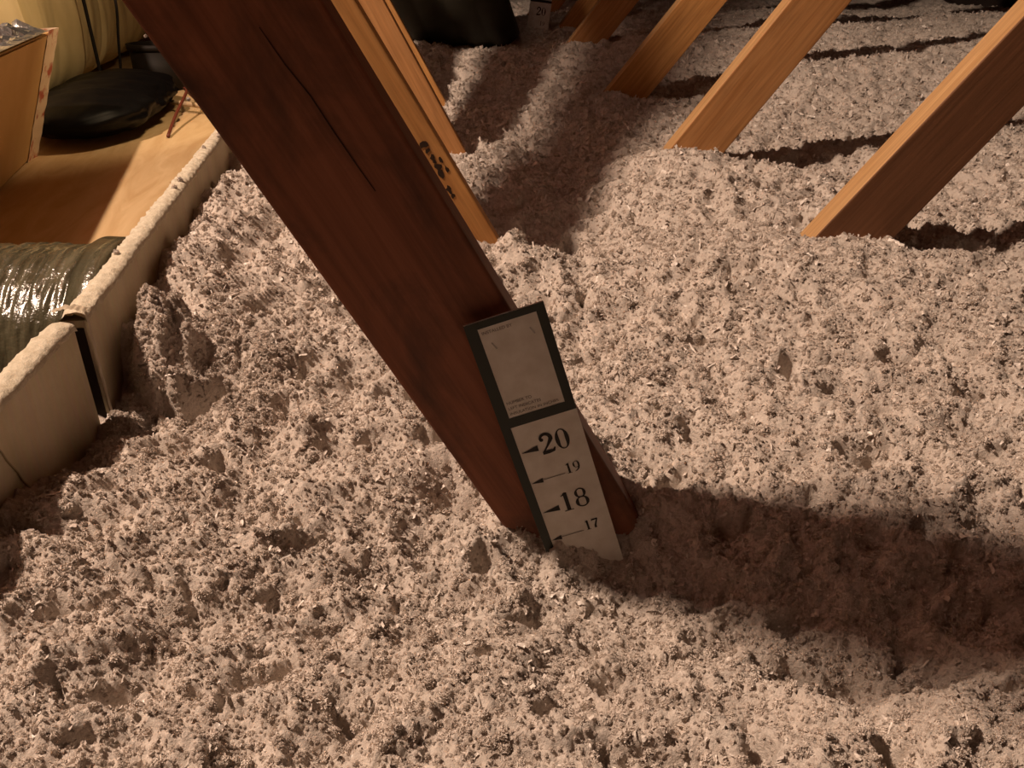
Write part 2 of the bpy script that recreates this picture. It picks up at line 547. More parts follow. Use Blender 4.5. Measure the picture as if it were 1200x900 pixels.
    for s_ in reversed(shapes): lk(s_, g2i.inputs[0])
    iop = ng.nodes.new('GeometryNodeInstanceOnPoints')
    lk(gi.outputs[0], iop.inputs['Points'])
    lk(g2i.outputs[0], iop.inputs['Instance'])
    iop.inputs['Pick Instance'].default_value = True
    for nm, ty, sock in (('pick', 'INT', 'Instance Index'), ('rot', 'FLOAT_VECTOR', 'Rotation'), ('scl', 'FLOAT_VECTOR', 'Scale')):
        na = ng.nodes.new('GeometryNodeInputNamedAttribute')
        na.data_type = ty
        na.inputs['Name'].default_value = nm
        lk(na.outputs['Attribute'], iop.inputs[sock])
    lk(iop.outputs[0], go.inputs[0])
    md = o.modifiers.new('loose_tufts', 'NODES')
    md.node_group = ng
    tag(o, kind='stuff')

# ------------------------------------------------------------------ truss webs (2x4 lumber on edge)
WID, THK = 0.0889, 0.038
def web(name, s, u15, lean_deg, mat, label, z0=-0.36, z1=None, seed=0):
    """a web through u = u15 at z = 0.15 in the truss plane s; lean > 0 leans to the right going up"""
    k = math.tan(math.radians(lean_deg))
    if z1 is None:
        z1 = 0.15
        while z1 < 2.6 and z1 < float(roof_z((T * s + U * (u15 + k * (z1 - 0.15))).x)) - 0.03: z1 += 0.01
    base = tp(s + THK / 2, u15 + k * (z0 - 0.15), z0)
    top = tp(s + THK / 2, u15 + k * (z1 - 0.15), z1)
    ax = (top - base).normalized()
    nx = T.cross(ax); nx = -nx if nx.dot(U) < 0 else nx        # across the wide face, to the right
    ty = ax.cross(nx)
    mw = Matrix((nx, ty, ax)).transposed().to_4x4()
    mw.translation = base
    root = empty(name, mat=mw)
    Ln = (top - base).length
    n = max(8, int(Ln / 0.05))
    r = 0.0025
    prof = []
    for cx, cy, a0 in ((1, 1, 0), (-1, 1, 90), (-1, -1, 180), (1, -1, 270)):
        for k_ in range(4):
            a = math.radians(a0 + 30 * k_)
            prof.append((cx * (WID / 2 - r) + r * math.cos(a), cy * (THK / 2 - r) + r * math.sin(a)))
    rs = random.Random(seed)
    ph = rs.random() * 6
    Vt, Fc = [], []
    for i in range(n + 1):
        z = Ln * i / n
        bx = 0.0006 * math.sin(z * 3.1 + ph); by = 0.0006 * math.sin(z * 2.3 + ph * 2)
        for (px, py) in prof: Vt.append((px + bx, py + by, z))
    m_ = len(prof)
    for i in range(n):
        for k_ in range(m_):
            k2 = (k_ + 1) % m_
            Fc.append((i * m_ + k_, i * m_ + k2, (i + 1) * m_ + k2, (i + 1) * m_ + k_))
    Fc.append(tuple(range(m_))[::-1]); Fc.append(tuple(range(n * m_, (n + 1) * m_)))
    b = mesh_obj('board', Vt, Fc, mat, root, False)
    if lean_deg > 0:                                            # dust on the edge that faces up, its lit tone painted in
        b.data.materials.append(M['dusty'])
        for p in b.data.polygons:
            if p.normal.x < -0.9: p.material_index = 1
    tag(root, label, 'truss web', 'wooden truss webs')
    return root, mw

near, near_m = web('truss_web', 0.481, -0.006, -29.0, M['wood_near'], 'large stained dark wooden web in front, with the depth gauge card against it', seed=1)
left2, left2_m = web('truss_web', 1.002, -0.0473, -29.4, M['wood'], 'orange web with ink smears, close behind the large dark front web', seed=2)
left3, left3_m = web('truss_web', 1.521, -0.0632, -27.4, M['wood_b'], 'slim strip of left-leaning orange web, just right of the web with ink smears', seed=3)
left4, left4_m = web('truss_web', 2.087, -0.092, -28.0, M['wood'], 'thin sliver of left-leaning web peeking out right of the slim orange strip', seed=10)
web3, web3_m = web('truss_web', 1.002, 0.642, 38.2, M['wood_shaded'], 'right-leaning web with shade-darkened wood at the right edge, nearest of the right-leaning row', seed=4)
web2, web2_m = web('truss_web', 1.521, 0.576, 37.2, M['wood_b'], 'right-leaning orange web, second nearest of the right-leaning row', seed=5)
web1, web1_m = web('truss_web', 2.087, 0.556, 38.8, M['wood'], 'right-leaning web with shaded foot, third nearest of the right-leaning row', seed=6)
web('truss_web', 2.62, 0.488, 39.0, M['wood_b'], 'dark red far web, right-hand one of those behind the far gauge', seed=7)
web('truss_web', 3.15, 0.530, 39.0, M['wood'], 'dark far web whose pale edge rises just right of the far gauge', seed=8)
web('truss_web', 3.70, 0.474, 39.0, M['wood_b'], 'farthest dark web, its pale edge just left of the far gauge', seed=9)

# ink smears on the second left-hand web and a drying crack in the front web
M['ink'] = new_mat('dark_ink', (0.035, 0.02, 0.012), 0.8, 0.2)
def blots(parent, mw, world_pts, name, size, thick=0.0004):
    inv = mw.inverted()
    rs = random.Random(5)
    for (P, sx, sz) in world_pts:
        p = inv @ Vector(P)
        Vt = []
        n = 9
        for layer in (0.0, -thick):
            for k in range(n):
                a = 2 * math.pi * k / n
                j = 0.6 + 0.7 * rs.random() if layer == 0.0 else None
                if j is None: Vt.append((Vt[k][0], -THK / 2 - thick, Vt[k][2]))
                else: Vt.append((p.x + size * sx * j * math.cos(a), -THK / 2 + 0.0006, p.z + size * sz * j * math.sin(a)))
        Fc = [tuple(range(n, 2 * n))] + [(k, (k + 1) % n, n + (k + 1) % n, n + k) for k in range(n)]
        mesh_obj(name, Vt, Fc, M['ink'], parent)

blots(left2, left2_m, [((-0.105, .996, .153), 1.0, .8), ((-0.101, .996, .146), .7, .6), ((-0.095, .997, .137), .6, 1.0), ((-0.089, .997, .127), .8, .9), ((-0.085, .997, .117), .7, 1.2),
      ((-0.093, .997, .133), .5, .5), ((-0.077, .998, .099), .7, 1.1), ((-0.073, .998, .091), .6, .7), ((-0.086, .997, .135), .35, .9), ((-0.079, .998, .124), .4, .9)], 'ink_mark', 0.0050)
inv = near_m.inverted()
cr = [inv @ Vector(p) for p in ((-0.1336, .4711, .3232), (-0.1227, .4721, .3048), (-0.111, .4731, .2884), (-0.1, .4741, .2685), (-0.0884, .4751, .2487), (-0.0798, .4759, .2347))]
Vt, Fc = [], []
for i, p in enumerate(cr):
    w_ = 0.00022 * math.sin(math.pi * (i + .3) / (len(cr) - .4)) + 0.00012
    Vt += [(p.x - w_, -THK / 2 + 0.0012, p.z), (p.x - w_, -THK / 2 - 0.0008, p.z), (p.x + w_, -THK / 2 - 0.0008, p.z), (p.x + w_, -THK / 2 + 0.0012, p.z)]
for i in range(len(cr) - 1):
    b0 = 4 * i
    Fc += [(b0 + k, b0 + k + 1, b0 + k + 5, b0 + k + 4) for k in range(3)]
mesh_obj('drying_crack', Vt, Fc, M['ink'], near)

# ------------------------------------------------------------------ depth gauge cards
M['card'] = new_mat('card_white', (0.74, 0.70, 0.64), 0.55, 0.35)
nt, N, L, B = nodes(M['card'])
n_ = noise_node(nt, mapped(nt, (1, 1, 1)), 60, 4)
r_ = ramp(nt, [(0.35, (0.66, 0.61, 0.54)), (0.6, (0.76, 0.72, 0.66))])
L.new(n_.outputs['Fac'], r_.inputs['Fac']); L.new(r_.outputs['Color'], B.inputs['Base Color'])
M['card_dark'] = new_mat('card_dark_green', (0.022, 0.026, 0.018), 0.5, 0.35)
M['print'] = new_mat('card_black_print', (0.02, 0.016, 0.014), 0.6, 0.3)
M['print_grey'] = new_mat('card_fine_print', (0.16, 0.13, 0.11), 0.6, 0.3)
M['steel'] = new_mat('staple_steel', (0.35, 0.33, 0.3), 0.35, 0.5, 0.9)

def plate(name, outline, holes_rect, z0, z1, mat, parent):
    """flat plate: outline polygon (x right, y down in mm) as a prism between local depths z0..z1"""
    n = len(outline)
    Vt = [(a / 1000, z0, -b / 1000) for a, b in outline] + [(a / 1000, z1, -b / 1000) for a, b in outline]
    Fc = [tuple(range(n)), tuple(range(2 * n - 1, n - 1, -1))] + [(i, n + i, n + (i + 1) % n, (i + 1) % n) for i in range(n)]
    return mesh_obj(name, Vt, Fc, mat, parent)

def stroke(points):
    """list of (x, y, half width) -> outline of a brush stroke; y grows downwards, glyph box 0..1"""
    Lf, Rt = [], []
    for i, (x, y, w) in enumerate(points):
        x0, y0, _ = points[max(i - 1, 0)]; x1, y1, _ = points[min(i + 1, len(points) - 1)]
        dx, dy = x1 - x0, y1 - y0
        l = math.hypot(dx, dy) or 1
        Lf.append((x - dy / l * w, y + dx / l * w)); Rt.append((x + dy / l * w, y - dx / l * w))
    return Lf, Rt

def ring(cx, cy, rx, ry, thick, thin, n=28):
    out, inn = [], []
    for k in range(n + 1):
        a = 2 * math.pi * k / n
        w = thin + (thick - thin) * abs(math.cos(a)) ** 1.5
        out.append((cx + rx * math.cos(a), cy + ry * math.sin(a)))
        inn.append((cx + (rx - w) * math.cos(a), cy + (ry - min(w, thin * 1.2)) * math.sin(a)))
    return out, inn

def arc_pts(cx, cy, rx, ry, a0, a1, w0, w1, n=14):
    return [(cx + rx * math.cos(math.radians(a0 + (a1 - a0) * i / n)), cy + ry * math.sin(math.radians(a0 + (a1 - a0) * i / n)), w0 + (w1 - w0) * i / n) for i in range(n + 1)]

def glyph(ch):
    S = []
    if ch == '0': S.append(ring(0.31, 0.5, 0.29, 0.5, 0.17, 0.04))
    if ch == '8':
        S.append(ring(0.31, 0.25, 0.25, 0.25, 0.13, 0.045)); S.append(ring(0.31, 0.72, 0.30, 0.28, 0.15, 0.045))
    if ch == '1':
        S.append(stroke([(0.32, 0.02, 0.085), (0.32, 0.96, 0.085)])); S.append(stroke([(0.12, 0.975, 0.022), (0.52, 0.975, 0.022)]))
        S.append(stroke([(0.13, 0.16, 0.02), (0.24, 0.10, 0.035), (0.34, 0.02, 0.03)]))
    if ch == '2':
        S.append(stroke(arc_pts(0.30, 0.27, 0.22, 0.24, 185, 370, 0.05, 0.09) + [(0.45, 0.42, 0.075), (0.30, 0.62, 0.045), (0.06, 0.90, 0.03)]))
        S.append(stroke([(0.03, 0.92, 0.08), (0.30, 0.92, 0.085), (0.52, 0.90, 0.07), (0.59, 0.76, 0.02)]))
        S.append(ring(0.13, 0.27, 0.085, 0.085, 0.08, 0.08, 12))
    if ch == '9':
        S.append(ring(0.31, 0.32, 0.28, 0.32, 0.15, 0.04))
        S.append(stroke([(0.52, 0.32, 0.07), (0.51, 0.55, 0.07), (0.42, 0.78, 0.06), (0.25, 0.92, 0.045), (0.10, 0.97, 0.025)]))
    if ch == '7':
        S.append(stroke([(0.06, 0.08, 0.08), (0.58, 0.08, 0.08)])); S.append(stroke([(0.06, 0.03, 0.03), (0.04, 0.25, 0.015)]))
        S.append(stroke([(0.54, 0.10, 0.05), (0.38, 0.45, 0.07), (0.28, 0.72, 0.09), (0.27, 0.98, 0.10)]))
    return S

def numeral(text, cx, cy, h, z, mat, parent):
    Vt, Fc = [], []
    adv = 0.66 * h
    x0 = cx - adv * len(text) / 2
    for i, ch in enumerate(text):
        for A, B_ in glyph(ch):
            b0 = len(Vt); n = len(A)
            for (a, b) in A + B_:
                Vt.append(((x0 + i * adv + a * h) / 1000, z, -(cy - h / 2 + b * h) / 1000))
            for k in range(n - 1): Fc.append((b0 + k, b0 + k + 1, b0 + n + k + 1, b0 + n + k))
    o = mesh_obj('numeral', Vt, Fc, mat, parent)
    tag(o, 'black printed number ' + text)
    return o

def text_line(body, x, y, h, z, mat, parent):
    cu = bpy.data.curves.new('print_line', 'FONT')
    cu.body = body
    cu.size = h / 1000 * 1.35
    tmp = bpy.data.objects.new('tmp_text', cu)
    col.objects.link(tmp)
    dg = bpy.context.evaluated_depsgraph_get()
    me = bpy.data.meshes.new_from_object(tmp.evaluated_get(dg))
    bpy.data.objects.remove(tmp)
    me.name = 'print_line'
    me.transform(Matrix.Translation((x / 1000, z, -y / 1000)) @ Matrix.Rotation(math.pi / 2, 4, 'X'))
    me.materials.clear(); me.materials.append(mat)
    o = bpy.data.objects.new('print_line', me)
    col.objects.link(o); o.parent = parent
    return o

# near gauge
a = math.radians(17.0)
right = U * math.cos(a) + Vector((0, 0, 1)) * math.sin(a)
up = -U * math.sin(a) + Vector((0, 0, 1)) * math.cos(a)
mw = Matrix((right, T, up)).transposed().to_4x4()
mw.translation = Vector((-0.0306, 0.4690, 0.1512))
g = empty('depth_gauge', mat=mw)
tag(g, 'white card depth gauge with dark green border, marked 20 to 17, beside front web', 'depth gauge', 'insulation depth gauges')
plate('card', [(0, 0), (52.6, 0), (52.6, 330), (0, 330)], None, 0.0, 0.0016, M['card'], g)
bd = -0.00025
fr = plate('border', [(0, 0), (52.6, 0), (52.6, 5), (0, 5)], None, bd, 0.0001, M['card_dark'], g)
# frame as one ring mesh: top, right, divider, left strip
outer = [(0, 0), (52.6, 0), (52.6, 81), (6.4, 81), (6.4, 330), (0, 330)]
bpy.data.objects.remove(fr)
Vt = [(p[0] / 1000, bd, -p[1] / 1000) for p in [(0, 0), (52.6, 0), (52.6, 81), (0, 81), (7.8, 5), (46.4, 5), (46.4, 73.5), (7.8, 73.5), (6.4, 81), (6.4, 330), (0, 330)]]
Fc = [(0, 1, 5, 4), (1, 2, 6, 5), (2, 8, 7, 6), (3, 0, 4, 7, 8), (3, 8, 9, 10)]
tag(mesh_obj('border', Vt, Fc, M['card_dark'], g), 'dark green printed border and strip')
pz = -0.0003
numeral('20', 32.0, 100.8, 16.5, pz, M['print'], g)
numeral('19', 38.0, 125.6, 8.6, pz, M['print'], g)
numeral('18', 32.0, 152.6, 16.5, pz, M['print'], g)
numeral('17', 38.2, 178.2, 8.6, pz, M['print'], g)
for (tx, ty_, bx, hw) in ((7.2, 103.0, 19.5, 2.5), (7.0, 129.5, 15.5, 2.1), (7.2, 156.5, 20.0, 2.5), (7.0, 182.5, 14.5, 2.1)):
    mesh_obj('arrow_mark', [(tx / 1000, pz, -ty_ / 1000), (bx / 1000, pz, -(ty_ - hw * 1.2) / 1000), (bx / 1000, pz, -(ty_ + hw * .7) / 1000)], [(0, 1, 2)], M['print'], g)
for (x0, x1, yy) in ((15.2, 31.5, 128.8), (14.2, 31.5, 181.8)):
    mesh_obj('pointer_line', [(x0 / 1000, pz, -(yy - .25) / 1000), (x1 / 1000, pz, -(yy - .25) / 1000), (x1 / 1000, pz, -(yy + .25) / 1000), (x0 / 1000, pz, -(yy + .25) / 1000)], [(0, 1, 2, 3)], M['print_grey'], g)
text_line('INSTALLED BY', 9.4, 9.6, 2.3, pz, M['print_grey'], g)
text_line('NUMBER TO', 9.2, 63.2, 2.3, pz, M['print_grey'], g)
text_line('LEFT INDICATES', 9.2, 67.4, 2.3, pz, M['print_grey'], g)
text_line('INSULATION IN INCHES', 9.2, 71.6, 2.3, pz, M['print_grey'], g)
for (sx, sy) in ((14.5, 19.0), (40.5, 16.5)):
    Vt = [((sx + dx * math.cos(1.2) - dy * math.sin(1.2)) / 1000, z, -(sy + dx * math.sin(1.2) + dy * math.cos(1.2)) / 1000) for z in (0.0004, -0.0006) for dx, dy in ((-2.6, -.4), (2.6, -.4), (2.6, .4), (-2.6, .4))]
    mesh_obj('staple', Vt, [(4, 5, 6, 7), (0, 1, 5, 4), (1, 2, 6, 5), (2, 3, 7, 6), (3, 0, 4, 7)], M['steel'], g)

# far gauge, on the web behind
a = math.radians(-7)
right = U * math.cos(a) + Vector((0, 0, 1)) * math.sin(a)
up = -U * math.sin(a) + Vector((0, 0, 1)) * math.cos(a)
mw = Matrix((right, T, up)).transposed().to_4x4()
mw.translation = tp(3.08, 0.345, 0.30)
g2 = empty('depth_gauge', mat=mw)
tag(g2, 'small far depth gauge card standing between the distant webs', 'depth gauge', 'insulation depth gauges')
plate('card', [(0, 0), (74, 0), (74, 480), (0, 480)], None, 0.0, 0.002, M['card'], g2)
for (y0, y1) in ((92, 100),):
    plate('band', [(0, y0), (74, y0), (74, y1), (0, y1)], None, -0.0004, 0.0001, M['print'], g2)
numeral('20', 42, 128, 26, -0.0005, M['print'], g2)
numeral('19', 50, 165, 14, -0.0005, M['print_grey'], g2)
numeral('18', 42, 200, 26, -0.0005, M['print'], g2)

# ------------------------------------------------------------------ fibreboard dam
M['fibre'] = new_mat('cream_fibreboard', (0.60, 0.52, 0.37), 0.85, 0.2)
nt, N, L, B = nodes(M['fibre'])
v_ = mapped(nt, (1, 1, 1))
n_ = noise_node(nt, v_, 14, 6, 0.6)
r_ = ramp(nt, [(0.3, (0.47, 0.39, 0.26)), (0.65, (0.62, 0.54, 0.39))])
L.new(n_.outputs['Fac'], r_.inputs['Fac'])
n2_ = noise_node(nt, mapped(nt, (60, 60, 6)), 3, 4)
c_ = mixc(nt, 0.25, r_.outputs['Color'], n2_.outputs['Color'], 'SOFT_LIGHT')
L.new(c_, B.inputs['Base Color'])
n3_ = noise_node(nt, v_, 220, 4)
bump(nt, n3_.outputs['Fac'], 0.35, 0.0015)
M['torn'] = new_mat('torn_fibre_edge', (0.68, 0.61, 0.47), 0.95, 0.1)
nt, N, L, B = nodes(M['torn'])
n_ = noise_node(nt, mapped(nt, (1, 1, 1)), 120, 5, .65)
r_ = ramp(nt, [(0.3, (0.52, 0.45, 0.33)), (0.65, (0.70, 0.63, 0.50))])
L.new(n_.outputs['Fac'], r_.inputs['Fac']); L.new(r_.outputs['Color'], B.inputs['Base Color'])
bump(nt, n_.outputs['Fac'], 0.8, 0.003)

def dam_board(A, B_, thick, ztop, label, seed, ragged):
    """A -> B_: foot line of the face towards the insulation"""
    A = Vector((*A, 0)); B_ = Vector((*B_, 0))
    d = (B_ - A); Ln = d.length; d.normalize()
    nrm = Vector((-d.y, d.x, 0))                         # away from the insulation (to the left)
    mw = Matrix((d, nrm, Vector((0, 0, 1)))).transposed().to_4x4()
    mw.translation = A + Vector((0, 0, -0.30))
    root = empty('dam_board', mat=mw)
    tag(root, label, 'board', 'fibreboard dam boards')
    n = int(Ln / 0.004)
    xs = np.linspace(0, Ln, n)
    H_ = ztop + 0.30
    wob = 0.0012 * perlin(xs / 0.07, xs * 0 + seed, 31) + ragged * perlin(xs / 0.012, xs * 0 + seed, 32)
    # core: front face, back face, ends
    rows = []
    zz = np.linspace(0, H_ - 0.004, 24)
    for z in zz:
        rows.append(np.stack([xs, 0.0008 * perlin(xs / 0.09 + seed, xs * 0 + z * 9, 33), np.full(n, z)], -1))
    for z in zz[::-1]:
        rows.append(np.stack([xs, np.full(n, thick), np.full(n, z)], -1))
    P = np.array(rows)
    core = grid_obj('panel', P, M['fibre'], root, False, wrap_u=True)
    bm = bmesh.new(); bm.from_mesh(core.data)
    bmesh.ops.holes_fill(bm, edges=[e for e in bm.edges if e.is_boundary], sides=0)
    bm.normal_update(); bm.to_mesh(core.data); bm.free()
    # torn upper edge, rounded over
    rows = []
    for k in range(11):
        t = math.pi * k / 10
        ox = thick / 2 - (thick / 2 + 0.0012) * math.cos(t)
        oz = 0.007 * math.sin(t) ** 0.7
        j = ragged * (perlin(xs / 0.010, xs * 0 + k * .45 + seed, 34) + .6 * perlin(xs / 0.004, xs * 0 + k * .9 + seed, 35))
        lip = (0.003 * np.clip(perlin(xs / 0.03, xs * 0 + seed + (3 if k < 5 else 8), 36), -.2, 1) if k in (0, 10) else 0)
        rows.append(np.stack([xs, ox + j * .6, H_ - 0.006 + oz + wob + j - np.abs(lip)], -1))
    grid_obj('torn_edge', np.array(rows), M['torn'], root, True)
    return root, mw

dN, dN_m = dam_board((-0.296, 0.10), (-0.3345, 0.573), 0.019, 0.1085, 'nearest cream fibreboard dam board, at the left edge of the picture', 1.0, 0.0010)
dF, dF_m = dam_board((-0.3325, 0.586), (-0.56, 2.02), 0.018, 0.1085, 'longer cream fibreboard dam board running back beside the plywood deck', 4.0, 0.0016)
mesh_obj('gap_shade', [(-0.0012, 0.002, 0.02), (-0.0012, 0.017, 0.02), (-0.0012, 0.017, 0.398), (-0.0012, 0.002, 0.398), (0.001, 0.002, 0.02), (0.001, 0.017, 0.02), (0.001, 0.017, 0.398), (0.001, 0.002, 0.398)],
         [(0, 3, 2, 1), (0, 1, 5, 4), (1, 2, 6, 5), (2, 3, 7, 6), (3, 0, 4, 7)], bpy.data.materials.get('dark_gap_shade') or new_mat('dark_gap_shade', (0.03, 0.022, 0.016), 0.8, 0.15), dF)  # dark plate on the board end, paints the shade inside the joint gap
# pencil crease on near board face; frayed tape strip on the end of the far board
M['tape_clear'] = new_mat('frayed_tape', (0.50, 0.42, 0.31), 0.35, 0.5)
M['dark_gap'] = new_mat('dark_gap_shade', (0.05, 0.04, 0.03), 0.7, 0.2)
xs = np.linspace(0, 1, 70)
rows = []
for k in range(5):
    off = -0.002 + 0.0035 * k / 4
    rows.append(np.stack([off * 0.7 + 0.0008 * perlin(xs * 22, xs * 0 + k * .7, 51), np.full(70, -0.0018) - 0.0015 * math.sin(math.pi * k / 4) + 0.0010 * perlin(xs * 15, xs * 0 + k, 52), 0.16 + 0.252 * xs], -1))
grid_obj('tape_strip', np.array(rows), M['tape_clear'], dF, True)
rows = []
for k in range(6):
    t = k / 5
    rows.append(np.stack([-0.004 + 0.009 * t + 0.0006 * perlin(xs * 9, xs * 0 + k, 53), -0.003 + 0.025 * xs, 0.4128 + 0.0035 * np.sin(math.pi * xs) + 0.0015 * perlin(xs * 7, xs * 0 + k * .8, 54)], -1))
grid_obj('tape_cap', np.array(rows), M['tape_clear'], dF, True)
# pencil line on the near board
inv = dN_m.inverted()
line = []
for k in range(16):
    t = k / 15
    line.append((0.335 + 0.045 * t + 0.0006 * math.sin(k * 2.1), -0.0011, 0.385 - 0.105 * t))
Vt, Fc = [], []
for k, (x, yv, z) in enumerate(line):
    Vt += [(x - .0005, yv, z), (x + .0005, yv, z), (x + .0005, 0.0008, z), (x - .0005, 0.0008, z)]
for k in range(15):
    b0 = 4 * k
    Fc += [(b0, b0 + 1, b0 + 5, b0 + 4), (b0 + 1, b0 + 2, b0 + 6, b0 + 5), (b0 + 3, b0, b0 + 4, b0 + 7)]
M['pencil'] = new_mat('pencil_line', (0.36, 0.30, 0.20), 0.8, 0.2)
mesh_obj('crease_line', Vt, Fc, M['pencil'], dN)

# ------------------------------------------------------------------ plywood deck left of the dam
M['ply'] = new_mat('plywood', (0.60, 0.42, 0.22), 0.75, 0.25)
nt, N, L, B = nodes(M['ply'])
w = noise_node(nt, mapped(nt, (9, 1.6, 4)), 2.0, 5, .6, 1.5)
r_ = ramp(nt, [(0.3, (0.50, 0.32, 0.15)), (0.7, (0.64, 0.46, 0.25))])
L.new(w.outputs['Fac'], r_.inputs['Fac'])
k_ = N.new('ShaderNodeTexVoronoi'); k_.inputs['Scale'].default_value = 7
L.new(mapped(nt, (1, 1, 1), loc=(.3, .2, 0)), k_.inputs['Vector'])
r2 = ramp(nt, [(0.045, (0.22, 0.12, 0.06)), (0.075, (1, 1, 1))])
L.new(k_.outputs['Distance'], r2.inputs['Fac'])
c_ = mixc(nt, 0.75, r_.outputs['Color'], r2.outputs['Color'], 'MULTIPLY')
L.new(c_, B.inputs['Base Color'])
bm = bmesh.new()
DZ = -0.05
vs_ = box_bm(bm, -2.6, 0, 0, 3.9, -0.012, 0.0)
bmesh.ops.bevel(bm, geom=list(bm.edges), offset=0.0015, segments=1, affect='EDGES')
deck = bm_obj('plywood_deck', bm, M['ply'])
deck.location = (-0.385, 1.03, DZ)
deck.rotation_euler = (0, 0, math.radians(8.8))
tag(deck, 'tan plywood deck sheet lying left of the fibreboard dam', 'plywood')

# ------------------------------------------------------------------ flexible duct in front of the deck
M['jacket'] = new_mat('duct_jacket', (0.075, 0.066, 0.038), 0.22, 0.7)
nt, N, L, B = nodes(M['jacket'])
n_ = noise_node(nt, mapped(nt, (60, 6, 6)), 2, 4)
r_ = ramp(nt, [(0.35, (0.045, 0.04, 0.022)), (0.7, (0.13, 0.115, 0.07))])
L.new(n_.outputs['Fac'], r_.inputs['Fac']); L.new(r_.outputs['Color'], B.inputs['Base Color'])
B.inputs['Coat Weight'].default_value = 0.5
B.inputs['Coat Roughness'].default_value = 0.12
n3_ = noise_node(nt, mapped(nt, (1, 1, 1)), 130, 3, .6)
bump(nt, n3_.outputs['Fac'], 0.5, 0.003)
fd = empty('flex_duct', (-0.404, 0.82, -0.026))
tag(fd, 'shiny olive plastic-jacketed flexible duct lying behind the near dam board', 'duct')
nl, na = 420, 120
xs = np.linspace(0, -0.56, nl)
an = np.linspace(0, 2 * math.pi, na, endpoint=False)
X, A = np.meshgrid(xs, an, indexing='ij')
rib = np.abs(np.sin(X * math.pi / 0.0125 + 0.4 * np.sin(A * 2)))
R_ = 0.108 + 0.0011 * rib + 0.0030 * perlin(X / 0.05, A * 2.2, 61) + 0.0016 * perlin(X / 0.008, A * 5.0, 62) + 0.0016 * np.abs(perlin(X / 0.006 + 4, A * 9.0, 63))
P = np.stack([X, R_ * np.cos(A), R_ * np.sin(A)], -1)
grid_obj('jacket', P, M['jacket'], fd, True, wrap_v=True)
M['collar'] = new_mat('galvanised_collar', (0.42, 0.40, 0.36), 0.35, 0.5, 0.8)
rows = []
for xk, rk in ((0.004, 0.06), (0.004, 0.116), (-0.03, 0.1175), (-0.03, 0.06)):
    rows.append(np.stack([np.full(na, xk), rk * np.cos(an), rk * np.sin(an)], -1))
grid_obj('collar', np.array(rows), M['jacket'], fd, True, wrap_v=True)

# ------------------------------------------------------------------ duct board box with foil lid
M['board_tan'] = new_mat('duct_board_facing', (0.56, 0.36, 0.15), 0.6, 0.3)
nt, N, L, B = nodes(M['board_tan'])
n_ = noise_node(nt, mapped(nt, (1, 1, 1)), 7, 5)
r_ = ramp(nt, [(0.3, (0.50, 0.31, 0.12)), (0.7, (0.60, 0.40, 0.18))])
L.new(n_.outputs['Fac'], r_.inputs['Fac']); L.new(r_.outputs['Color'], B.inputs['Base Color'])
M['foil'] = new_mat('crumpled_foil', (0.62, 0.62, 0.60), 0.28, 0.5, 0.9)
nt, N, L, B = nodes(M['foil'])
n_ = noise_node(nt, mapped(nt, (1, 1, 1)), 40, 4, .6)
bump(nt, n_.outputs['Fac'], 0.6, 0.006)
M['tape'] = new_mat('printed_tape', (0.72, 0.58, 0.44), 0.5, 0.4)
nt, N, L, B = nodes(M['tape'])
n_ = noise_node(nt, mapped(nt, (1, 1, 1)), 24, 4, .6)
r_ = ramp(nt, [(0.50, (0.74, 0.60, 0.44)), (0.60, (0.45, 0.12, 0.07))])
L.new(n_.outputs['Fac'], r_.inputs['Fac']); L.new(r_.outputs['Color'], B.inputs['Base Color'])
c0 = Vector((-1.065, 1.84, DZ)); c1 = Vector((-0.965, 1.50, DZ))
d = (c1 - c0).normalized(); nrm = Vector((d.y, -d.x, 0))       # along the face; away to the left
if nrm.x > 0: nrm = -nrm
mw = Matrix((d, nrm, Vector((0, 0, 1)))).transposed().to_4x4(); mw.translation = c0
pb = empty('plenum_box', mat=mw)
tag(pb, 'tan duct-board plenum box with crumpled foil on top and printed tape on its corner', 'plenum box')
bm = bmesh.new(); box_bm(bm, 0, 0.85, 0, 0.6, 0, 0.255)
bmesh.ops.bevel(bm, geom=list(bm.edges), offset=0.004, segments=2, affect='EDGES')
for v in bm.verts:
    v.co.y -= 0.40 * v.co.z
ob = bm_obj('body', bm, M['board_tan'], pb)
nx_, ny_ = 90, 60
gx, gy = np.meshgrid(np.linspace(0.045, 0.85, nx_), np.linspace(-0.004, 0.55, ny_), indexing='ij')
edge = np.minimum(1, (gy + 0.004) / 0.05)
gz = 0.262 + 0.03 * np.abs(perlin(gx / 0.07, gy / 0.07, 71)) * edge + 0.012 * perlin(gx / 0.02, gy / 0.02, 72) * edge
grid_obj('foil_sheet', np.stack([gx, gy - 0.104, gz], -1), M['foil'], pb, False)
# rolled foil collar seen at the top left
gx, ga = np.meshgrid(np.linspace(0.10, 0.85, 60), np.linspace(0, 2 * math.pi, 60, endpoint=False), indexing='ij')
rr = 0.16 + 0.012 * perlin(gx / 0.04, ga * 2, 73)
grid_obj('foil_wrap', np.stack([gx, 0.26 + rr * np.cos(ga), 0.36 + rr * np.sin(ga)], -1), M['foil'], pb, False, wrap_v=True)
# corner tape: down the corner edge, slightly lumpy
zz = np.linspace(-0.0, 0.262, 60)
rows = []
for (px, py) in ((0.050, -0.0016), (0.022, -0.0030), (0.0, -0.006), (-0.010, -0.010), (-0.018, -0.002), (-0.0022, 0.03)):
    rows.append(np.stack([px + 0.003 * perlin(zz / 0.03, zz * 0 + px * 50, 74), py - 0.40 * zz + 0.0012 * perlin(zz / 0.02, zz * 0 + px * 80 + 2, 75), zz], -1))
grid_obj('corner_tape', np.array(rows), M['tape'], pb, True)

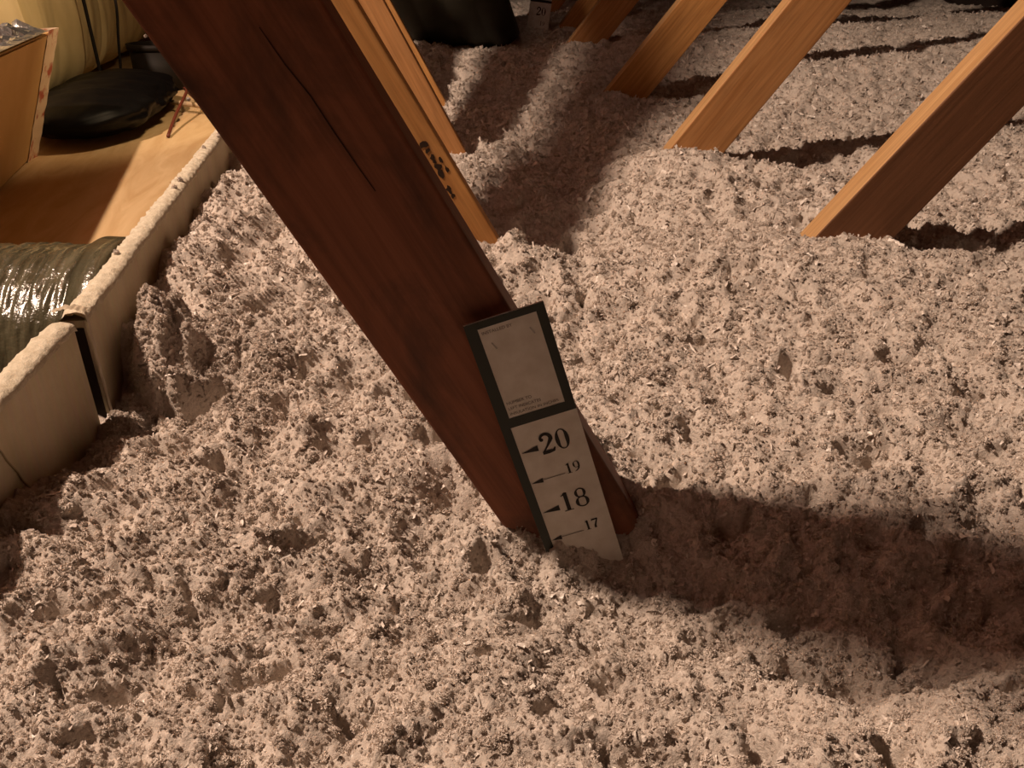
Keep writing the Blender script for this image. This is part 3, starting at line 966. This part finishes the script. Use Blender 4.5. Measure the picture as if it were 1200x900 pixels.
# ------------------------------------------------------------------ blanket wrapped trunk duct behind
M['wrap'] = new_mat('tan_blanket_wrap', (0.52, 0.40, 0.20), 0.7, 0.3)
nt, N, L, B = nodes(M['wrap'])
n_ = noise_node(nt, mapped(nt, (1, 1, 1)), 5, 5)
r_ = ramp(nt, [(0.3, (0.52, 0.40, 0.19)), (0.7, (0.68, 0.54, 0.30))])
L.new(n_.outputs['Fac'], r_.inputs['Fac']); L.new(r_.outputs['Color'], B.inputs['Base Color'])
def trunk(name, A, B_, hw, z0, z1, mat, label, cat, seed):
    A = Vector(A); B_ = Vector(B_)
    d = (B_ - A); Ln = d.length; d.normalize()
    side = Vector((d.y, -d.x, 0))
    mw = Matrix((side, d, Vector((0, 0, 1)))).transposed().to_4x4(); mw.translation = Vector((A.x, A.y, z0))
    root = empty(name, mat=mw)
    tag(root, label, cat)
    n, m_ = 200, 120
    ly = np.linspace(0, Ln, n); an = np.linspace(0, 2 * math.pi, m_, endpoint=False)
    Lg, Ag = np.meshgrid(ly, an, indexing='ij')
    ca, sa = np.cos(Ag), np.sin(Ag)
    e = 0.42
    px = hw * np.sign(ca) * np.abs(ca) ** e
    pz_ = (z1 - z0) / 2 * (1 + np.sign(sa) * np.abs(sa) ** e)
    w_ = 0.020 * perlin(Lg / 0.22 + seed, pz_ / 0.35 + Lg * 1.2, 81) + 0.012 * np.abs(perlin(Lg / 0.09 + seed, pz_ / 0.25 + Lg * .8, 82))
    seam = 0.02 * np.exp(-((Lg - 0.92) / 0.02) ** 2)
    px = px + (w_ - seam) * ca; pz_ = pz_ + w_ * sa * .6
    o = grid_obj('wrap', np.stack([px, Lg, pz_], -1), mat, root, True, wrap_v=True)
    bm = bmesh.new(); bm.from_mesh(o.data)
    bmesh.ops.holes_fill(bm, edges=[e_ for e_ in bm.edges if e_.is_boundary], sides=0)
    bm.to_mesh(o.data); bm.free()
    return root
tr = trunk('trunk_duct', (-1.50, 2.00, 0), (-2.00, 4.1, 0), 0.36, -0.03, 0.62, M['wrap'], 'large tan blanket-wrapped trunk duct behind the plenum box', 'duct', 2.0)

# cables hanging in front of the trunk
M['cable'] = new_mat('black_cable', (0.012, 0.01, 0.009), 0.7, 0.1)
c = tube('hanging_cable', [(-1.235, 2.62, 0.75), (-1.235, 2.60, 0.36), (-1.228, 2.59, 0.20), (-1.222, 2.58, 0.10), (-1.216, 2.57, 0.0), (-1.21, 2.56, DZ + .004)], 0.005, M['cable'])
tag(c, 'thin black cable hanging down over the trunk duct, left one of two', 'cable', 'hanging cables')
c = tube('hanging_cable', [(-1.205, 2.74, 0.75), (-1.20, 2.72, 0.38), (-1.19, 2.71, 0.22), (-1.20, 2.70, 0.12), (-1.21, 2.69, 0.02), (-1.215, 2.68, DZ + .003)], 0.004, M['cable'])
tag(c, 'thin black cable hanging beside the dark front web, right one of two', 'cable', 'hanging cables')

# black plastic bag on the deck, enlarged to stand for the shadow beside it
M['black'] = new_mat('black_plastic', (0.0025, 0.002, 0.002), 0.5, 0.12)
n, m_ = 90, 70
Tt, Ag = np.meshgrid(np.linspace(0, 1, n), np.linspace(0, 2 * math.pi, m_, endpoint=False), indexing='ij')
prof = np.clip(1 - np.abs(2 * Tt - 1) ** 3.2, 0, 1) ** 0.5
wr = 1 + 0.10 * perlin(Tt * 7, Ag * 1.2, 91) + 0.05 * perlin(Tt * 18, Ag * 3, 92)
P = np.stack([0.15 * prof * wr * np.cos(Ag), 0.80 * Tt, np.maximum(0.055 * (1 + prof * wr * np.sin(Ag)), 0.001)], -1)
bag = grid_obj('plastic_bag', P, M['black'], None, True, wrap_v=True)
bag.location = (-1.0, 1.88, DZ); bag.rotation_euler = (0, 0, math.radians(11))
tag(bag, 'black plastic bag lying on the plywood deck, enlarged over the shadow under the trunk duct', 'bag')

# dark sheet metal boot, with rim, and loose wires beside the front web
M['boot'] = new_mat('dark_sheet_metal', (0.014, 0.011, 0.009), 0.6, 0.15, 0.0)
bt = empty('duct_boot', (-1.155, 2.86, DZ))
tag(bt, 'dark round sheet-metal boot at the back of the plywood deck', 'duct boot')
rows = []
for (rr, zz_) in ((0.08, 0.0), (0.08, 0.12), (0.09, 0.125), (0.09, 0.14), (0.074, 0.14), (0.074, 0.005)):
    rows.append(np.stack([rr * np.cos(an), rr * np.sin(an), np.full(na, zz_)], -1))
grid_obj('shell', np.array(rows[1:]), M['boot'], bt, True, wrap_v=True)
rows = []
for (rr, zz_) in ((0.08, 0.0), (0.0825, 0.0), (0.0825, 0.119), (0.08, 0.119)):
    rows.append(np.stack([rr * np.cos(an), rr * np.sin(an), np.full(na, zz_)], -1))
grid_obj('sleeve', np.array(rows), M['boot'], bt, True, wrap_v=True)
M['red_wire'] = new_mat('rust_red_wire', (0.13, 0.03, 0.016), 0.5, 0.4)
M['tan_wire'] = new_mat('tan_wire', (0.46, 0.33, 0.2), 0.5, 0.4)
c = tube('loose_wire', [(-0.84, 2.05, DZ + .005), (-0.87, 2.2, DZ + .03), (-0.90, 2.38, DZ + .06), (-0.95, 2.5, DZ + .05), (-0.97, 2.62, DZ + .005)], 0.004, M['red_wire'])
tag(c, 'rust red wire curling over the deck beside the black bag', 'wire')
c = tube('loose_wire', [(-0.70, 2.32, DZ + .007), (-0.82, 2.36, DZ + .02), (-0.95, 2.42, DZ + .025), (-1.03, 2.52, DZ + .008)], 0.007, M['tan_wire'])
tag(c, 'pale tan wire running across the deck to the dark front web', 'wire')
c = tube('loose_wire', [(-0.72, 2.2, DZ + .005), (-0.80, 2.3, DZ + .03), (-0.83, 2.5, DZ + .08), (-0.86, 2.7, DZ + .10), (-0.92, 2.84, DZ + .06), (-0.9, 2.9, DZ + 0.006)], 0.004, M['cable'])
tag(c, 'thin dark wire arching over the deck near the round boot', 'wire')

# ------------------------------------------------------------------ large dark duct lying far behind
M['darkduct'] = new_mat('dark_olive_jacket', (0.085, 0.075, 0.05), 0.6, 0.25)
nt, N, L, B = nodes(M['darkduct'])
n_ = noise_node(nt, mapped(nt, (1, 1, 1)), 8, 5)
r_ = ramp(nt, [(0.3, (0.03, 0.026, 0.018)), (0.7, (0.055, 0.05, 0.034))])
L.new(n_.outputs['Fac'], r_.inputs['Fac']); L.new(r_.outputs['Color'], B.inputs['Base Color'])
bd_ = empty('return_duct', (-0.075, 2.95, 0.375))
tag(bd_, 'large dark round duct resting on the insulation at the back', 'duct')
nl2 = 160
xs = np.linspace(0, -0.8, nl2)
X, A = np.meshgrid(xs, an, indexing='ij')
R_ = 0.30 + 0.006 * np.abs(np.sin(X * math.pi / 0.09)) + 0.012 * perlin(X / 0.2, A * 1.5, 95)
R_ = R_ * np.clip(1 - 0.12 * np.exp(X / 0.03), 0, 1)
P = np.stack([X + 0.10 * np.sin(A) * -1.0, R_ * np.cos(A), R_ * np.sin(A) + 0.10 * (X / 1.9) ** 2], -1)
o = grid_obj('jacket', P, M['darkduct'], bd_, True, wrap_v=True)
bm = bmesh.new(); bm.from_mesh(o.data)
bmesh.ops.holes_fill(bm, edges=[e_ for e_ in bm.edges if e_.is_boundary], sides=0)
bm.to_mesh(o.data); bm.free()

insulation_tufts()
